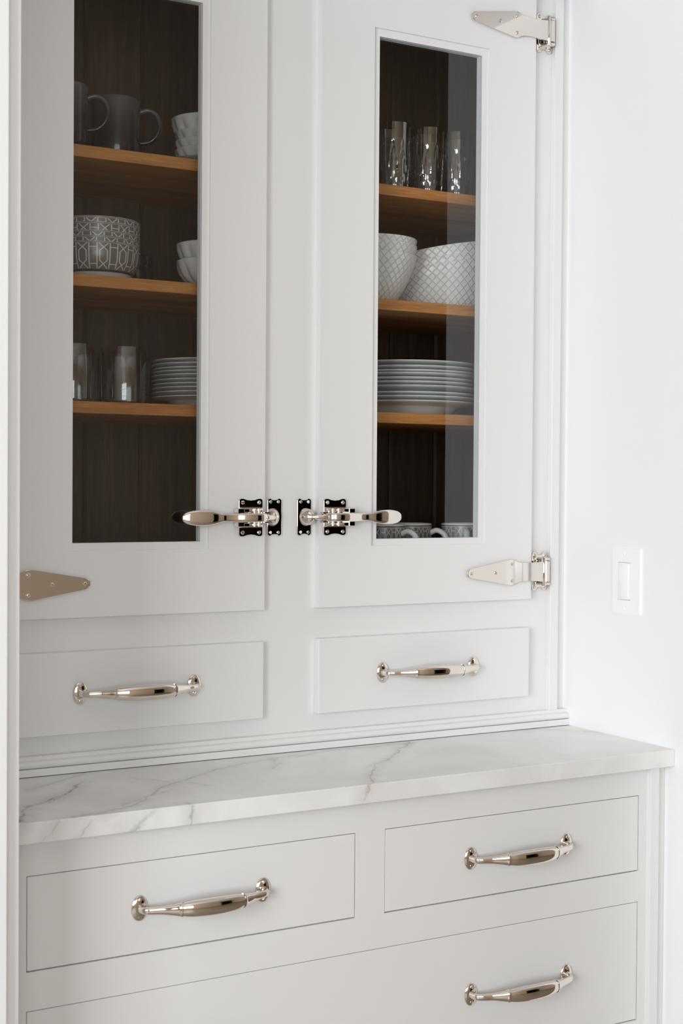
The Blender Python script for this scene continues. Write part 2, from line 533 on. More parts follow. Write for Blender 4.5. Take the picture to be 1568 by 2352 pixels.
def mesh_of(name, bm, mat, smooth=False, angle=35):
    bmesh.ops.recalc_face_normals(bm, faces=bm.faces)
    me = bpy.data.meshes.new(name); bm.to_mesh(me); bm.free(); me.materials.append(mat)
    if smooth:
        for p in me.polygons: p.use_smooth = True
        me.set_sharp_from_angle(angle=math.radians(angle))
    return me
ME_SCREW = mesh_of('screw', bm_screw(), M_STEEL, True, 40)
ME_SCREW_S = mesh_of('screw_small', bm_screw(0.0027, 0.0012), M_STEEL, True, 40)
def screw(parent, x, y, z, small=False):
    o = link('screw', ME_SCREW_S if small else ME_SCREW, None, parent)
    o.location = Vector((x, y, z)) - wloc(parent)
    o.rotation_euler = (0, random.uniform(0, PI), 0)
    return o

# drawer pull, built round (0,0,0) on the face, shared by all
HALF = 0.0945
half = [(-HALF, -0.0015, .0072, .0066), (-HALF, -0.005, .0056, .0052), (-HALF+.0004, -0.0105, .0050, .0046), (-HALF+.0030, -0.0165, .0050, .0045),
        (-HALF+.0095, -0.0205, .0051, .0043), (-0.072, -0.0250, .0056, .0043), (-0.060, -0.0303, .0070, .0048), (-0.0505, -0.0338, .0087, .0058),
        (-0.0488, -0.0344, .0092, .0062), (-0.0478, -0.0347, .0100, .0070), (-0.0458, -0.0352, .0100, .0070), (-0.0448, -0.0355, .0093, .0065),
        (-0.034, -0.0380, .0108, .0078), (-0.018, -0.0400, .0117, .0086), (0, -0.0406, .0120, .0088)]
full = half + [(-a, b_, c_, d_) for a, b_, c_, d_ in half[-2::-1]]
sm = cr(full, 3)
ME_GRIP = mesh_of('drawer_pull', bm_sweep([(a, b_, 0) for a, b_, c_, d_ in sm], [(c_, d_) for a, b_, c_, d_ in sm], 20, 2.7), M_NICKEL, True, 40)
def bm_rosette():
    b = bm_lathe([(1.0, 0), (1.0, 0.0014), (0.94, 0.0024), (0.7, 0.0034), (0.4, 0.0042), (0, 0.0046)], 32)
    for v in b.verts:
        x, y, z = v.co; v.co = Vector((x*0.0118, -z, y*0.0176))
    return b
ME_ROSETTE = mesh_of('rosette', bm_rosette(), M_NICKEL, True, 50)
def pull(parent, x, y, z):
    g = link('drawer_pull', ME_GRIP, None, parent); g.location = Vector((x, y, z)) - wloc(parent)
    for s in (-1, 1):
        link('rosette', ME_ROSETTE, None, g, (s*HALF, 0, 0))
        for q in (-1, 1):
            k = link('screw', ME_SCREW, None, g, (s*HALF, -0.0026, q*0.0115))
            k.rotation_euler = (q*0.14, random.uniform(0, PI), 0)
    return g

# ------------------------------------------------------------------ upper cabinet
DT = 0.01468                      # how far the doors stand proud of the face frame
uc = tag(empty('upper_cabinet', (-0.05, 0.17, 0.90)), 'white painted wall cabinet with two glass doors and two small drawers above the marble', 'cabinet')
FZ1 = 2.34
P = lambda n, *a, **k: box(n, M_PAINT, uc, *a, **k)
P('face_frame_stile', XL, -0.520, 0, 0.02, 0.90, FZ1)
P('face_frame_stile', -0.118, 0.018, 0, 0.02, 0.90, FZ1)
P('face_frame_stile', 0.424, XR, 0, 0.02, 0.90, FZ1)
for (x0, x1) in ((-0.520, -0.118), (0.018, 0.424)):
    P('face_frame_rail', x0, x1, 0, 0.02, 1.068, 1.160)
    P('face_frame_rail', x0, x1, 0, 0.02, 2.200, FZ1)
    P('face_frame_rail', x0, x1, 0, 0.02, 0.90, 0.975)
# scribe strips beside the side walls
P('scribe_strip', 0.4888, 0.5076, -0.0113, 0.0, 0.928, FZ1, 0.0006)
P('scribe_strip', -0.6120, -0.5932, -0.0113, 0.0, 0.928, FZ1, 0.0006)
# base moulding with its rounded profile
def moulding():
    b = bmesh.new()
    prof = [(0.0, 0.9012), (-0.0203, 0.9012), (-0.0203, 0.9118), (-0.0180, 0.9118)]
    for k in range(9):
        a = -PI/2 + PI*k/8*0.92
        prof.append((-0.0140-0.0062*math.cos(a), 0.9180+0.0062*math.sin(a)))
    prof += [(-0.0135, 0.9242), (-0.0135, 0.9300), (0.0, 0.9300)]
    rows = [[b.verts.new((x, y, z)) for y, z in prof] for x in (XL, XR)]
    n = len(prof)
    for i in range(n): b.faces.new([rows[0][i], rows[0][(i+1) % n], rows[1][(i+1) % n], rows[1][i]])
    b.faces.new(rows[0]); b.faces.new(rows[1][::-1])
    return b
finish('base_moulding', moulding(), M_PAINT, uc, True, angle=30)
# carcass
IX0, IX1, IY1 = -0.615, 0.512, 0.345
box('side_panel', M_OAKV, uc, IX0-0.015, IX0, 0.02, IY1, 0.91, 2.33)
box('side_panel', M_OAKV, uc, IX1, IX1+0.0165, 0.02, IY1, 0.91, 2.33)
box('cabinet_floor', M_OAK, uc, IX0, IX1, 0.02, IY1, 1.156, 1.175)
box('cabinet_top', M_OAKV, uc, IX0, IX1, 0.02, IY1, 2.29, 2.31)
pitch_b = 0.1068
xb = -0.172 - pitch_b*5
def back_board(x0, x1):
    c_ = 0.0045
    b = bmesh.new()
    pr = [(x0+0.0005, IY1+0.012), (x0+0.0005, IY1+c_), (x0+0.0005+c_, IY1), (x1-0.0005-c_, IY1), (x1-0.0005, IY1+c_), (x1-0.0005, IY1+0.012)]
    rows = [[b.verts.new((x, y, z)) for x, y in pr] for z in (0.91, 2.33)]
    n = len(pr)
    for i in range(n): b.faces.new([rows[0][i], rows[0][(i+1) % n], rows[1][(i+1) % n], rows[1][i]])
    b.faces.new(rows[0]); b.faces.new(rows[1][::-1])
    return b
k = 0
while xb + k*pitch_b < IX1:
    x0, x1 = max(xb+k*pitch_b, IX0-0.015), min(xb+(k+1)*pitch_b, IX1+0.0165)
    if x1-x0 > 0.02:
        finish('back_board', back_board(x0, x1), M_OAKV, uc, origin=((x0+x1)/2, IY1, 1.3+0.37*k))
    k += 1
SH = [1.8665, 1.6665, 1.4690]
for z in SH:
    b = bm_box(IX0, IX1, 0.040, IY1, z-0.0188, z, 0.0007)
    finish('shelf', b, M_OAK, uc, origin=(-0.05+z*3.1, 0.19+z, z))
# drawers of the upper cabinet
for (x0, x1) in ((-0.5400, -0.1025), (0.0, 0.4380)):
    P('drawer', x0, x1, -0.0161, -0.0002, 0.9594, 1.0845, 0.0013, 2)
for xc in (-0.3210, 0.2195):
    pull(uc, xc, -0.0161, 1.0212)
# doors
def door(x0, x1, gx0, gx1):
    z0, z1 = 1.1364, 2.226
    d = finish('door', bm_ring((x0, x1), (z0, z1), (gx0-0.0127, gx1+0.0127), (1.2379, 2.1146), -DT, -0.0002, 0.0011), M_PAINT, uc)
    # glazing bead sits 5 mm below the door face, its inner lip runs back behind the pane
    finish('glazing_bead', bm_ring((gx0-0.0127, gx1+0.0127), (1.2379, 2.1146), (gx0, gx1), (1.2493, 2.1019), -0.0097, -0.0074, 0.0006), M_PAINT, d)
    finish('glazing_rebate', bm_ring((gx0-0.0100, gx1+0.0100), (1.2395, 2.1130), (gx0+0.0002, gx1-0.0002), (1.2495, 2.1017), -0.0042, 0.0060), M_SPACER, d)
    box('glass_pane', M_PANE, d, gx0-0.004, gx1+0.004, -0.0072, -0.0046, 1.2453, 2.1059)
    return d
door(0.0, 0.4418, 0.11454, 0.32674)
door(-0.5431, -0.1013, -0.42625, -0.21391)

# icebox strap hinges
def hinge(mx, zc, flip):
    """drawn for the right door; mx mirrors it to the left door, flip turns the plate upside down"""
    yf = -DT
    f = -1 if flip else 1
    MXC = -0.0506
    def X(x): return 2*MXC - x if mx else x
    tip = [(0.2985, 0.0)]
    up_ = [(0.2992, .0038), (0.3020, .0066), (0.3065, .0082), (0.3905, .0227), (0.3965, .0234), (0.4010, .0224), (0.4085, .0172), (0.4150, .0158), (0.4300, .0160), (0.4500, .0172), (0.4680, .0186), (0.4715, .0188)]
    pts = tip + up_ + [(x, -z) for x, z in up_[::-1]]
    b = bm_plate([(x, zc+f*z) for x, z in pts], yf-0.0042, yf, 0.0013)
    # knuckle block at the end of the strap
    kb = bm_sweep([(0.4755, yf-0.0015, zc-.0188), (0.4755, yf-0.0015, zc+.0188)], [(0.0056, 0.0056)]*2, 16, 3.4, Vector((1, 0, 0)))
    join(b, kb)
    if mx: mirror_x(b, MXC)
    h = finish('hinge', b, M_NICKEL, uc, True, origin=(X(0.42), yf, zc), angle=28)
    # leaf screwed to the face frame, two scalloped lobes at each end
    L = []
    x0, x1 = 0.4512, 0.4885
    for s in (1, -1):
        lob = []
        for cxl in (x0+0.0068, x1-0.0072):
            for kk in range(7):
                a = PI - PI*kk/6
                lob.append((cxl+0.0066*math.cos(a), zc+s*(0.0285+0.0072*math.sin(a))))
        L += lob if s == 1 else lob[::-1]
    lb = bm_plate(L, -0.0032, -0.0001, 0.0008)
    for s in (1, -1):   # lugs that carry the pin
        join(lb, bm_sweep([(0.4660, -0.002, zc+s*.0224), (0.4690, -0.0075, zc+s*.0224), (0.4755, yf-0.0012, zc+s*.0224), (0.4805, yf-0.0012, zc+s*.0224)],
                          [(.0030, .0048), (.0033, .0058), (.0033, .0062), (.0030, .0050)], 14, 3.0))
    if mx: mirror_x(lb, MXC)
    finish('frame_leaf', lb, M_NICKEL, h, True, angle=30)
    ball = bm_lathe([(0, -0.0275), (.0028, -0.0268), (.0038, -0.025), (.0038, 0.025), (.0028, 0.0268), (0, 0.0275)], 14)
    bmesh.ops.translate(ball, verts=ball.verts, vec=(X(0.4690), yf-0.0025, zc))
    finish('hinge_pin', ball, M_NICKEL, h, True)
    for (x, z) in ((0.3078, 0.0), (0.3596, 0.0), (0.3965, .0150), (0.3965, -.0150)):
        screw(h, X(x), yf-0.0042, zc+f*z)
    for s in (1, -1):
        for x in (x0+0.0068, x1-0.0072): screw(h, X(x), -0.0032, zc+s*0.0292)
    return h
hinge(False, 1.1858, False); hinge(False, 2.1660, True)
hinge(True, 1.1880, False); hinge(True, 2.1660, True)

# icebox latches: base plate + housing + lever on the door, keeper on the frame
def latch(mx):
    MXC = -0.0500; zc = 1.2873; yf = -DT
    def X(x): return 2*MXC - x if mx else x
    def fin(name, b, parent, mat=M_NICKEL, **kw):
        if mx: mirror_x(b, MXC)
        return finish(name, b, mat, parent, True, **kw)
    def concave(x0, x1, z0, z1, dip, r=0.004):
        top = []
        for i in range(13):
            s = i/12; x = x0 + (x1-x0)*s
            z = z1 - dip*math.exp(-((s-0.5)/0.24)**2)
            if i in (0, 12): z -= r
            if i in (0,): top += [(x0, z1-r), (x0+r*0.3, z1-r*0.3), (x0+r, z1)]
            elif i == 12: top += [(x1-r, z1), (x1-r*0.3, z1-r*0.3), (x1, z1-r)]
            elif r < (x-x0) < (x1-x0-r): top.append((x, z))
        bot = [(x, z0+z1-z) for x, z in top[::-1]]
        return top + bot
    x0, x1 = 0.0066, 0.0500
    base = fin('latch_plate', bm_plate(concave(x0, x1, zc-.0310, zc+.0310, .0046), yf-0.0040, yf, 0.0009), uc, origin=(X(0.028), yf, zc), angle=30)
    for x in (x0+0.0070, x1-0.0068):
        for s in (1, -1): screw(base, X(x), yf-0.0040, zc+s*.0243)
    # housing: a raised channel with two cheeks
    hb = bmesh.new()
    prof = [(x0+.0010, yf-.0035), (x0+.0048, yf-.0125), (x0+.0150, yf-.0135), (x1-.0120, yf-.0180), (x1-.0005, yf-.0180), (x1-.0005, yf-.0035)]
    for s in (1, -1):
        za, zb = zc+s*.0086, zc+s*.0168
        fr = [hb.verts.new((x, y, zb if (k_ in (0, 5)) else za+(zb-za)*0.72)) for k_, (x, y) in enumerate(prof)]
        bk = [hb.verts.new((x, y, za)) for x, y in prof]
        hb.faces.new(fr); hb.faces.new(bk[::-1])
        for i in range(6): hb.faces.new([fr[i], bk[i], bk[(i+1) % 6], fr[(i+1) % 6]])
    bmesh.ops.bevel(hb, geom=list(hb.edges), offset=0.0006, segments=1, affect='EDGES')
    bm_box(x0+.0030, x1-.0010, yf-.0080, yf-.0035, zc-.0088, zc+.0088, 0.0005, bm=hb)
    fin('latch_housing', hb, base, angle=30)
    # cheek blocks at the handle side
    cb = bmesh.new()
    for s in (1, -1): bm_box(x1-.0030, x1+.0085, yf-.0190, yf-.0040, zc+s*.0108-.0040, zc+s*.0108+.0040, 0.0007, bm=cb)
    fin('latch_block', cb, base, angle=30)
    # pivot pins
    for px_, py_ in ((x0+.0215, yf-.0160), (x0+.0120, yf-.0130)):
        pb = bm_lathe([(0, -.0150), (.0018, -.0150), (.0026, -.0140), (.0026, .0140), (.0018, .0150), (0, .0150)], 12)
        bmesh.ops.translate(pb, verts=pb.verts, vec=(px_, py_, zc))
        fin('pivot_pin', pb, base)
    # lever: curled front end, humped arm, narrow neck, spoon-shaped thumb piece
    key = [(0.0060, yf-.0120, .0068, .0022), (0.0080, yf-.0185, .0069, .0026), (0.0125, yf-.0245, .0070, .0028), (0.0200, yf-.0278, .0070, .0028), (0.0300, yf-.0285, .0070, .0027),
           (0.0420, yf-.0272, .0070, .0026), (0.0540, yf-.0240, .0070, .0025), (0.0640, yf-.0212, .0068, .0024), (0.0740, yf-.0196, .0062, .0023), (0.0840, yf-.0192, .0062, .0024),
           (0.0930, yf-.0206, .0080, .0027), (0.1020, yf-.0206, .0106, .0034), (0.1140, yf-.0195, .0122, .0040), (0.1270, yf-.0176, .0126, .0042), (0.1390, yf-.0156, .0112, .0040), (0.1470, yf-.0140, .0086, .0034), (0.1518, yf-.0130, .0050, .0024), (0.1532, yf-.0127, .0014, .0009)]
    kk = cr(key, 3)
    fin('lever', bm_sweep([(a, b_, zc) for a, b_, c_, d_ in kk], [(c_, d_) for a, b_, c_, d_ in kk], 24, 3.4), base, angle=40)
    # bolt reaching over to the keeper
    bb = bm_sweep([(0.0105, yf-.0110, zc), (0.0015, yf-.0110, zc), (0.0010, yf-.0110, zc), (-.0080, yf-.0095, zc), (-.0130, yf-.0085, zc)], [(.0064, .0050), (.0064, .0050), (.0048, .0046), (.0046, .0044), (.0030, .0030)], 14, 2.4)
    fin('bolt', bb, base, angle=35)
    fk = bmesh.new()
    for s in (1, -1): bm_box(-.0010, 0.0090, yf-.0150, yf-.0060, zc+s*.0078-.0012, zc+s*.0078+.0012, 0.0004, bm=fk)
    fin('bolt_fork', fk, base, angle=30)
    # keeper
    k0, k1 = -0.0355, -0.0090
    kp = fin('latch_keeper', bm_plate(concave(k0, k1, zc-.0306, zc+.0306, .0040, .0034), -0.0040, -0.0001, 0.0009), uc, origin=(X(-0.022), 0, zc), angle=30)
    for x in (k0+0.0065, k1-0.0058):
        for s in (1, -1): screw(kp, X(x), -0.0040, zc+s*.0252, True)
    dm = bm_lathe([(1.0, 0), (1.0, 0.10), (0.93, 0.36), (0.78, 0.66), (0.52, 0.88), (0.25, 0.97), (0, 1.0)], 24)
    for v in dm.verts:
        x, y, z = v.co
        v.co = Vector((-0.0195 + x*0.0118*(1-0.15*z) + 0.0045*z, -0.0036-z*0.0175, zc+y*0.0150))
    fin('keeper_cup', dm, kp, angle=50)
latch(False); latch(True)

# ------------------------------------------------------------------ countertop
ct = finish('countertop', bm_box(XL+0.0005, XR-0.0005, -0.2981, 0.02, 0.8715, 0.9000, 0.0013, 2), M_MARBLE, None, origin=(0, 0, 0.9))
tag(ct, 'white marble countertop with grey veins running along the cabinet', 'countertop')

# ------------------------------------------------------------------ base cabinet
LY = -0.2743
bc = tag(empty('base_cabinet', (-0.05, 0.05, 0.0)), 'white painted base cabinet with inset drawers under the marble top', 'cabinet')
B = lambda n, *a, **k: box(n, M_PAINT, bc, *a, **k)
g_ = 0.0013
XL1, XL2, XR1, XR2 = -0.5797, -0.0796, -0.0266, 0.4724
B('face_frame_stile', XL+.0005, XL1-g_, LY, LY+.02, 0.0, 0.8713)
B('face_frame_stile', XR2+g_, XR-.0005, LY, LY+.02, 0.0, 0.8713)
B('face_frame_stile', XL2+g_, XR1-g_, LY, LY+.02, 0.6977-g_, 0.8227+g_)
ZT = [(0.6977, 0.8227), (0.4458, 0.6436), (0.1680, 0.3916)]
B('face_frame_rail', XL1-g_, XR2+g_, LY, LY+.02, ZT[0][1]+g_, 0.8713)
for a, b_ in ((ZT[1][1], ZT[0][0]), (ZT[2][1], ZT[1][0]), (0.10, ZT[2][0])):
    B('face_frame_rail', XL1-g_, XR2+g_, LY, LY+.02, a+g_, b_-g_)
B('toe_board', XL1-g_, XR2+g_, LY+.06, LY+.08, 0.0, 0.10)
B('scribe_strip', 0.4892, 0.5080, LY-.0113, LY, 0.0, 0.8713, 0.0006)
B('scribe_strip', -0.6125, -0.5935, LY-.0113, LY, 0.0, 0.8713, 0.0006)
def drawer_inset(x0, x1, z0, z1):
    d = box('drawer', M_PAINT, bc, x0, x1, LY+.0008, LY+.020, z0, z1, 0.0011, 2)
    bb = bmesh.new()
    bm_box(x0+.012, x1-.012, LY+.0205, LY+.26, z0+.012, z1-.02, bm=bb)
    finish('drawer_box', bb, M_DARKGAP, d)
drawer_inset(XL1, XL2, *ZT[0]); drawer_inset(XR1, XR2, *ZT[0])
drawer_inset(XL1, XR2, *ZT[1]); drawer_inset(XL1, XR2, *ZT[2])
pull(bc, -0.3278, LY+.0008, 0.7597); pull(bc, 0.2240, LY+.0008, 0.7600)
for z in (0.5460, 0.2800):
    pull(bc, 0.2265, LY+.0008, z); pull(bc, -0.3340, LY+.0008, z)
box('carcass', M_DARKGAP, bc, XL+.002, XR-.002, LY+.28, 0.36, 0.10, 0.86)

# ------------------------------------------------------------------ light switch on the side wall
ls = tag(empty('light_switch', (XR, -0.1760, 1.1764)), 'white dimmer switch with a single paddle on the right wall', 'switch')
def wall_plate(name, y0, y1, z0, z1, th, bev, parent, x=XR, mat=M_PLASTIC):
    return finish(name, bm_box(x-th, x+0.0002, y0, y1, z0, z1, bev, 3), mat, parent, True, angle=60)
def plate_ring():
    b = bm_ring((-0.2110, -0.1409), (1.1193, 1.2336), (-0.1877, -0.1541), (1.1427, 1.2089), 0.0, 0.0046, 0)
    for v in b.verts:                      # lay the ring on the wall: (x,y,z) -> (wall depth, along wall, z)
        x, y, z = v.co
        v.co = Vector((XR-y, x, z))
    fr = [e for e in b.edges if all(abs(v.co.x-(XR-.0046)) < 1e-6 for v in e.verts) and len(e.link_faces) == 2 and e.calc_face_angle(0) > .5]
    bmesh.ops.bevel(b, geom=fr, offset=0.0016, segments=3, affect='EDGES', profile=0.5)
    return b
finish('wall_plate', plate_ring(), M_PLASTIC, ls, True, angle=60)
wall_plate('switch_body', -0.1868, -0.1550, 1.1437, 1.2079, 0.0036, 0.0006, ls)
wall_plate('paddle', -0.1826, -0.1590, 1.1465, 1.2052, 0.0052, 0.0012, ls)
wall_plate('dimmer_slider', -0.1862, -0.1842, 1.1560, 1.1860, 0.0048, 0.0004, ls)
for z in (1.2236, 1.1283):
    b = bm_screw(0.0030, 0.0012)
    for v in b.verts:
        x, y, z_ = v.co
        v.co = Vector((XR-0.0045+y, -0.1706+z_, z+x))
    finish('screw', b, M_PLASTIC, ls, True, angle=40)

# ------------------------------------------------------------------ crockery
def rest(name, me, mat, x, y, z, rz=0.0):
    return link(name, me, mat, None, (x, y, z), (0, 0, rz))

# ombre mugs on the top left shelf
def mug_meshes(R, H, mats, th=0.004, hd=0.031, hz=(0.30, 0.80), hr=0.0042, pat=False):
    pr = [(0, 0.002), (R*0.80, 0.002), (R*0.84, 0.0, -0.2, 0), (R*0.93, 0.004, -0.12, 0), (R*0.985, 0.012, -0.05, 0), (R, 0.022, -0.65, 0), (R, H*0.55, 0.08, 0), (R, H*0.93, 1.0, 0), (R, H-0.002, 1.14, 0),
          (R-th*0.5, H, 1.2, 1), (R-th, H-0.002, 1.2, 1), (R-th, 0.012, 1.2, 1), (R*0.8, 0.006, 1.2, 1), (0, 0.006, 1.2, 1)]
    b = bm_lathe(pr, 44)
    bmesh.ops.recalc_face_normals(b, faces=b.faces)
    me = bpy.data.meshes.new('mug_body'); b.to_mesh(me); b.free()
    for m in mats: me.materials.append(m)
    for p in me.polygons: p.use_smooth = True
    me.set_sharp_from_angle(angle=math.radians(50))
    z0, z1 = H*hz[0], H*hz[1]; zm = (z0+z1)/2; hh = (z1-z0)/2
    key = [(R-0.002, z1), (R+hd*0.35, z1+hh*0.16), (R+hd*0.80, z1-hh*0.10), (R+hd, zm+hh*0.30), (R+hd*0.86, zm-hh*0.40), (R+hd*0.45, z0+hh*0.10), (R-0.003, z0)]
    kk = cr(key, 5)
    hb = bm_sweep([(a, 0, c_) for a, c_ in kk], [(hr*1.25, hr)]*len(kk), 12, 2.2, Vector((0, 1, 0)))
    return me, mesh_of('mug_handle', hb, mats[0] if not pat else mats[1], True, 60)
me_b, me_h = mug_meshes(0.0400, 0.100, (M_OMBRE, M_OMBRE))
def mug(x, y, z, rz, label, group, meb, meh):
    t = tag(empty('mug', (x, y, z)), label, 'mug', group); t.rotation_euler = (0, 0, rz)
    link('mug_body', meb, None, t); link('handle', meh, None, t)
    return t
VR = math.radians(-24)        # handles point across the view
mug(-0.3065, 0.1250, SH[0], VR, 'dark grey ombre mug standing whole in the glass beside the white bowls', 'ombre mugs', me_b, me_h)
mug(-0.4110, 0.0850, SH[0], VR, 'dark grey ombre mug cut off by the left door frame', 'ombre mugs', me_b, me_h)

# white fluted bowls
def fluted_bowl(R, H, foot, nf=14):
    pr = [(0, .003), (foot*0.8, .003), (foot*0.86, 0), (foot, 0.001), (foot*1.03, .006), (R*0.76, H*0.30), (R*0.895, H*0.55), (R*0.965, H*0.78), (R*0.992, H*0.93), (R, H-.0012), (R-.0018, H), (R-.0036, H-.001), (R*0.90, H*0.70), (R*0.70, H*0.34), (foot*0.9, .010), (0, .008)]
    def mod(th, r, z, k):
        if 4 <= k <= 7:
            q = abs(math.cos(nf*th/2))
            return r*(1+0.085*(q-0.55)*(1.0 if k < 7 else 0.6))
        return r
    return bm_lathe(pr, 112, mod)
ME_FLUTED = mesh_of('fluted_dish', fluted_bowl(0.0560, 0.030, 0.040), M_WHITE, True, 60)
pl_s = mesh_of('saucer', bm_lathe([(0, .004), (.05, .004), (.052, 0), (.056, 0), (.060, .004), (.078, .010), (.080, .012), (.078, .0135), (.058, .007), (0, .006)], 56), M_GREYPL, True, 60)
o = rest('plate', pl_s, None, -0.1400, 0.1270, SH[0]); tag(o, 'small grey plate under the stacked white bowls on the top left shelf', 'plate')
for i in range(3):
    o = rest('fluted_dish', ME_FLUTED, None, -0.1410, 0.1270, SH[0]+0.0062+0.0147*i, 0.2*i)
    tag(o, 'small white fluted dish on the grey plate, %s of three' % ['lowest', 'middle', 'topmost'][i], 'dish', 'fluted dishes on the top left shelf')
ME_FLUTED2 = mesh_of('fluted_bowl_wide', fluted_bowl(0.0630, 0.048, 0.034), M_WHITE, True, 60)
o = rest('fluted_bowl', ME_FLUTED2, None, -0.1400, 0.1270, SH[0]+0.0062+0.0340, 0.1)
tag(o, 'white fluted bowl on top of the small dishes on the top left shelf', 'bowl')
for i, wd in ((0, 'lower'), (1, 'upper')):
    o = rest('fluted_bowl', ME_FLUTED2, None, -0.1380, 0.1080, SH[1]+0.028*i, 0.15*i)
    tag(o, 'white fluted bowl beside the patterned bowls, %s one of two' % wd, 'bowl', 'fluted bowls on the middle left shelf')

# patterned bowls
def pattern_bowl():
    R, H, f = 0.0700, 0.056, 0.0500
    pr = [(0, .003), (f*0.86, .003), (f*0.90, 0, -0.3, 1), (f, 0.0, -0.3, 0), (f*1.03, 0.003, -0.22, 0), (f*1.12, .0085, -0.08, 0), (f*1.20, .0125, 0.0, 0), (f*1.28, .0185, .14, 0), (R*0.965, .026, .33, 0), (R*0.99, .036, .57, 0), (R*0.998, .046, .82, 0), (R, .0530, 1.0, 0), (R, H-.0008, 1.13, 0),
          (R-.0015, H, 1.2, 1), (R-.0032, H-.001, 1.2, 1), (R-.005, .034, 1.2, 1), (R*0.86, .018, 1.2, 1), (f, .009, 1.2, 1), (0, .007, 1.2, 1)]
    b = bm_lathe(pr, 64); bmesh.ops.recalc_face_normals(b, faces=b.faces)
    me = bpy.data.meshes.new('patterned_bowl'); b.to_mesh(me); b.free()
    me.materials.append(M_PATTERN); me.materials.append(M_WHITE)
    for p in me.polygons: p.use_smooth = True
    me.set_sharp_from_angle(angle=math.radians(60)); return me
ME_PAT = pattern_bowl()
zz = SH[1]
for i, dz in enumerate((0, 0.0085, 0.0170, 0.0300, 0.0390)):
    nm = ['lowest', 'second from the bottom', 'middle', 'second from the top', 'topmost'][i]
    o = rest('patterned_bowl', ME_PAT, None, -0.3430, 0.1150, zz+dz, 0.17*i)
    tag(o, 'taupe bowl with white lattice pattern, %s of its stack of five' % nm, 'bowl', 'lattice patterned bowls')
jar = bm_lathe([(0, 0), (.026, 0), (.028, .003), (.028, .040), (.024, .047), (.024, .052), (.027, .052), (.027, .066), (.025, .068), (0, .068)], 36)
o = rest('jar', mesh_of('jar', jar, M_SMOKE, True, 35), None, -0.2210, 0.2450, SH[1])
tag(o, 'small dark glass jar behind the patterned bowls', 'jar')

# plain tumblers
def tumbler():
    R, H = 0.0365, 0.092
    return bm_lathe([(0, .0012), (R*0.86, .0012), (R*0.90, 0), (R*0.95, .0015), (R*0.97, .006), (R, H-.001), (R-.0009, H), (R-.0018, H-.001), (R*0.97-.0022, .010), (R*0.88, .0075), (0, .0075)], 48)
ME_TUM = mesh_of('tumbler', tumbler(), M_TUMBLER, True, 50)
for x, y, lb in ((-0.3020, 0.1000, 'clear straight tumbler in front, nearest the stack of small plates'), (-0.3920, 0.0950, 'clear straight tumbler cut off by the left door frame, front row'),
                 (-0.2600, 0.1850, 'clear straight tumbler in the back row behind the front tumbler'), (-0.3460, 0.1900, 'clear straight tumbler in the back row at the left')):
    tag(rest('tumbler', ME_TUM, None, x, y, SH[2]), lb, 'glass', 'plain tumblers on the lower left shelf')

# plates
def plate(R, H):
    f = R*0.62
    return bm_lathe([(0, .0032), (f*0.93, .0032), (f*0.95, 0), (f, 0), (f*1.03, .0030), (R*0.72, H*0.60), (R*0.76, H*0.68), (R*0.93, H*0.83), (R*0.985, H*0.89), (R, H-.0014), (R*0.998, H-.0002), (R*0.98, H), (R*0.93, H*0.83+.0026), (R*0.76, H*0.68+.0032), (f*1.0, .0072), (0, .0062)], 72)
ME_PLS = mesh_of('side_plate', plate(0.0930, 0.0190), M_PLATE, True, 60)
ME_PLD = mesh_of('dinner_plate', plate(0.1330, 0.0255), M_PLATE, True, 60)
nth = ['lowest', 'second', 'third', 'fourth', 'fifth', 'sixth', 'seventh', 'eighth', 'ninth', 'tenth']
offs = [0, .0088, .0166, .0240, .0316, .0400, .0470, .0532, .0610, .0690]
for i in range(10):
    o = rest('side_plate', ME_PLS, None, -0.1300 + random.uniform(-.0012, .0012), 0.1500, SH[2]+offs[i]*0.90)
    tag(o, 'small white plate beside the tumblers, ' + ('lowest of the stack' if i == 0 else '%s from the bottom of the stack' % nth[i] if i < 9 else 'topmost of the stack'), 'plate', 'small plates on the lower left shelf')
offd = [0, .0087, .0157, .0275, .0350, .0422, .0505, .0558, .0636, .0730]
for i in range(10):
    o = rest('dinner_plate', ME_PLD, None, 0.2920 + random.uniform(-.0012, .0012), 0.1800, SH[2]+offd[i]*0.98)
    tag(o, 'large white dinner plate behind the right pane, ' + ('lowest of the stack' if i == 0 else '%s from the bottom of the stack' % nth[i] if i < 9 else 'topmost of the stack'), 'plate', 'dinner plates on the lower right shelf')

# cut crystal glasses
def crystal():
    R, H = 0.0305, 0.122
    prof = [(0, .002), (R*0.80, .002), (R*0.84, 0)]
    NZ = 26
    for i in range(NZ+1):
        s = i/NZ
        prof.append((R*(0.86+0.14*s), .002+s*(H-.003)))
    prof += [(R-.0008, H), (R-.0017, H-.001), (R*0.98-.003, H*0.5), (R*0.86-.004, .014), (R*0.7, .012), (0, .012)]
    def mod(th, r, z, k):
        if not (3 <= k <= 3+NZ): return r
        s = z/H; u = th/(2*PI)
        if s < 0.34:
            p, q = (u*10+s*5.2) % 1, (u*10-s*5.2) % 1
            d = min(abs(p-.5), abs(q-.5))
            return r - 0.0016*max(0, 1-d/0.14)
        if s < 0.72:
            p = abs(((u*10) % 1)-.5)
            wdt = 0.5*(0.72-s)/0.38
            d = abs(p-wdt*0.8); d2 = abs(p-wdt*0.4)
            return r - 0.0012*max(0, 1-d/0.09) - 0.0008*max(0, 1-d2/0.07)
        return r
    return bm_lathe(prof, 96, mod)
ME_CRY = mesh_of('crystal_glass', crystal(), M_CRYSTAL, True, 25)
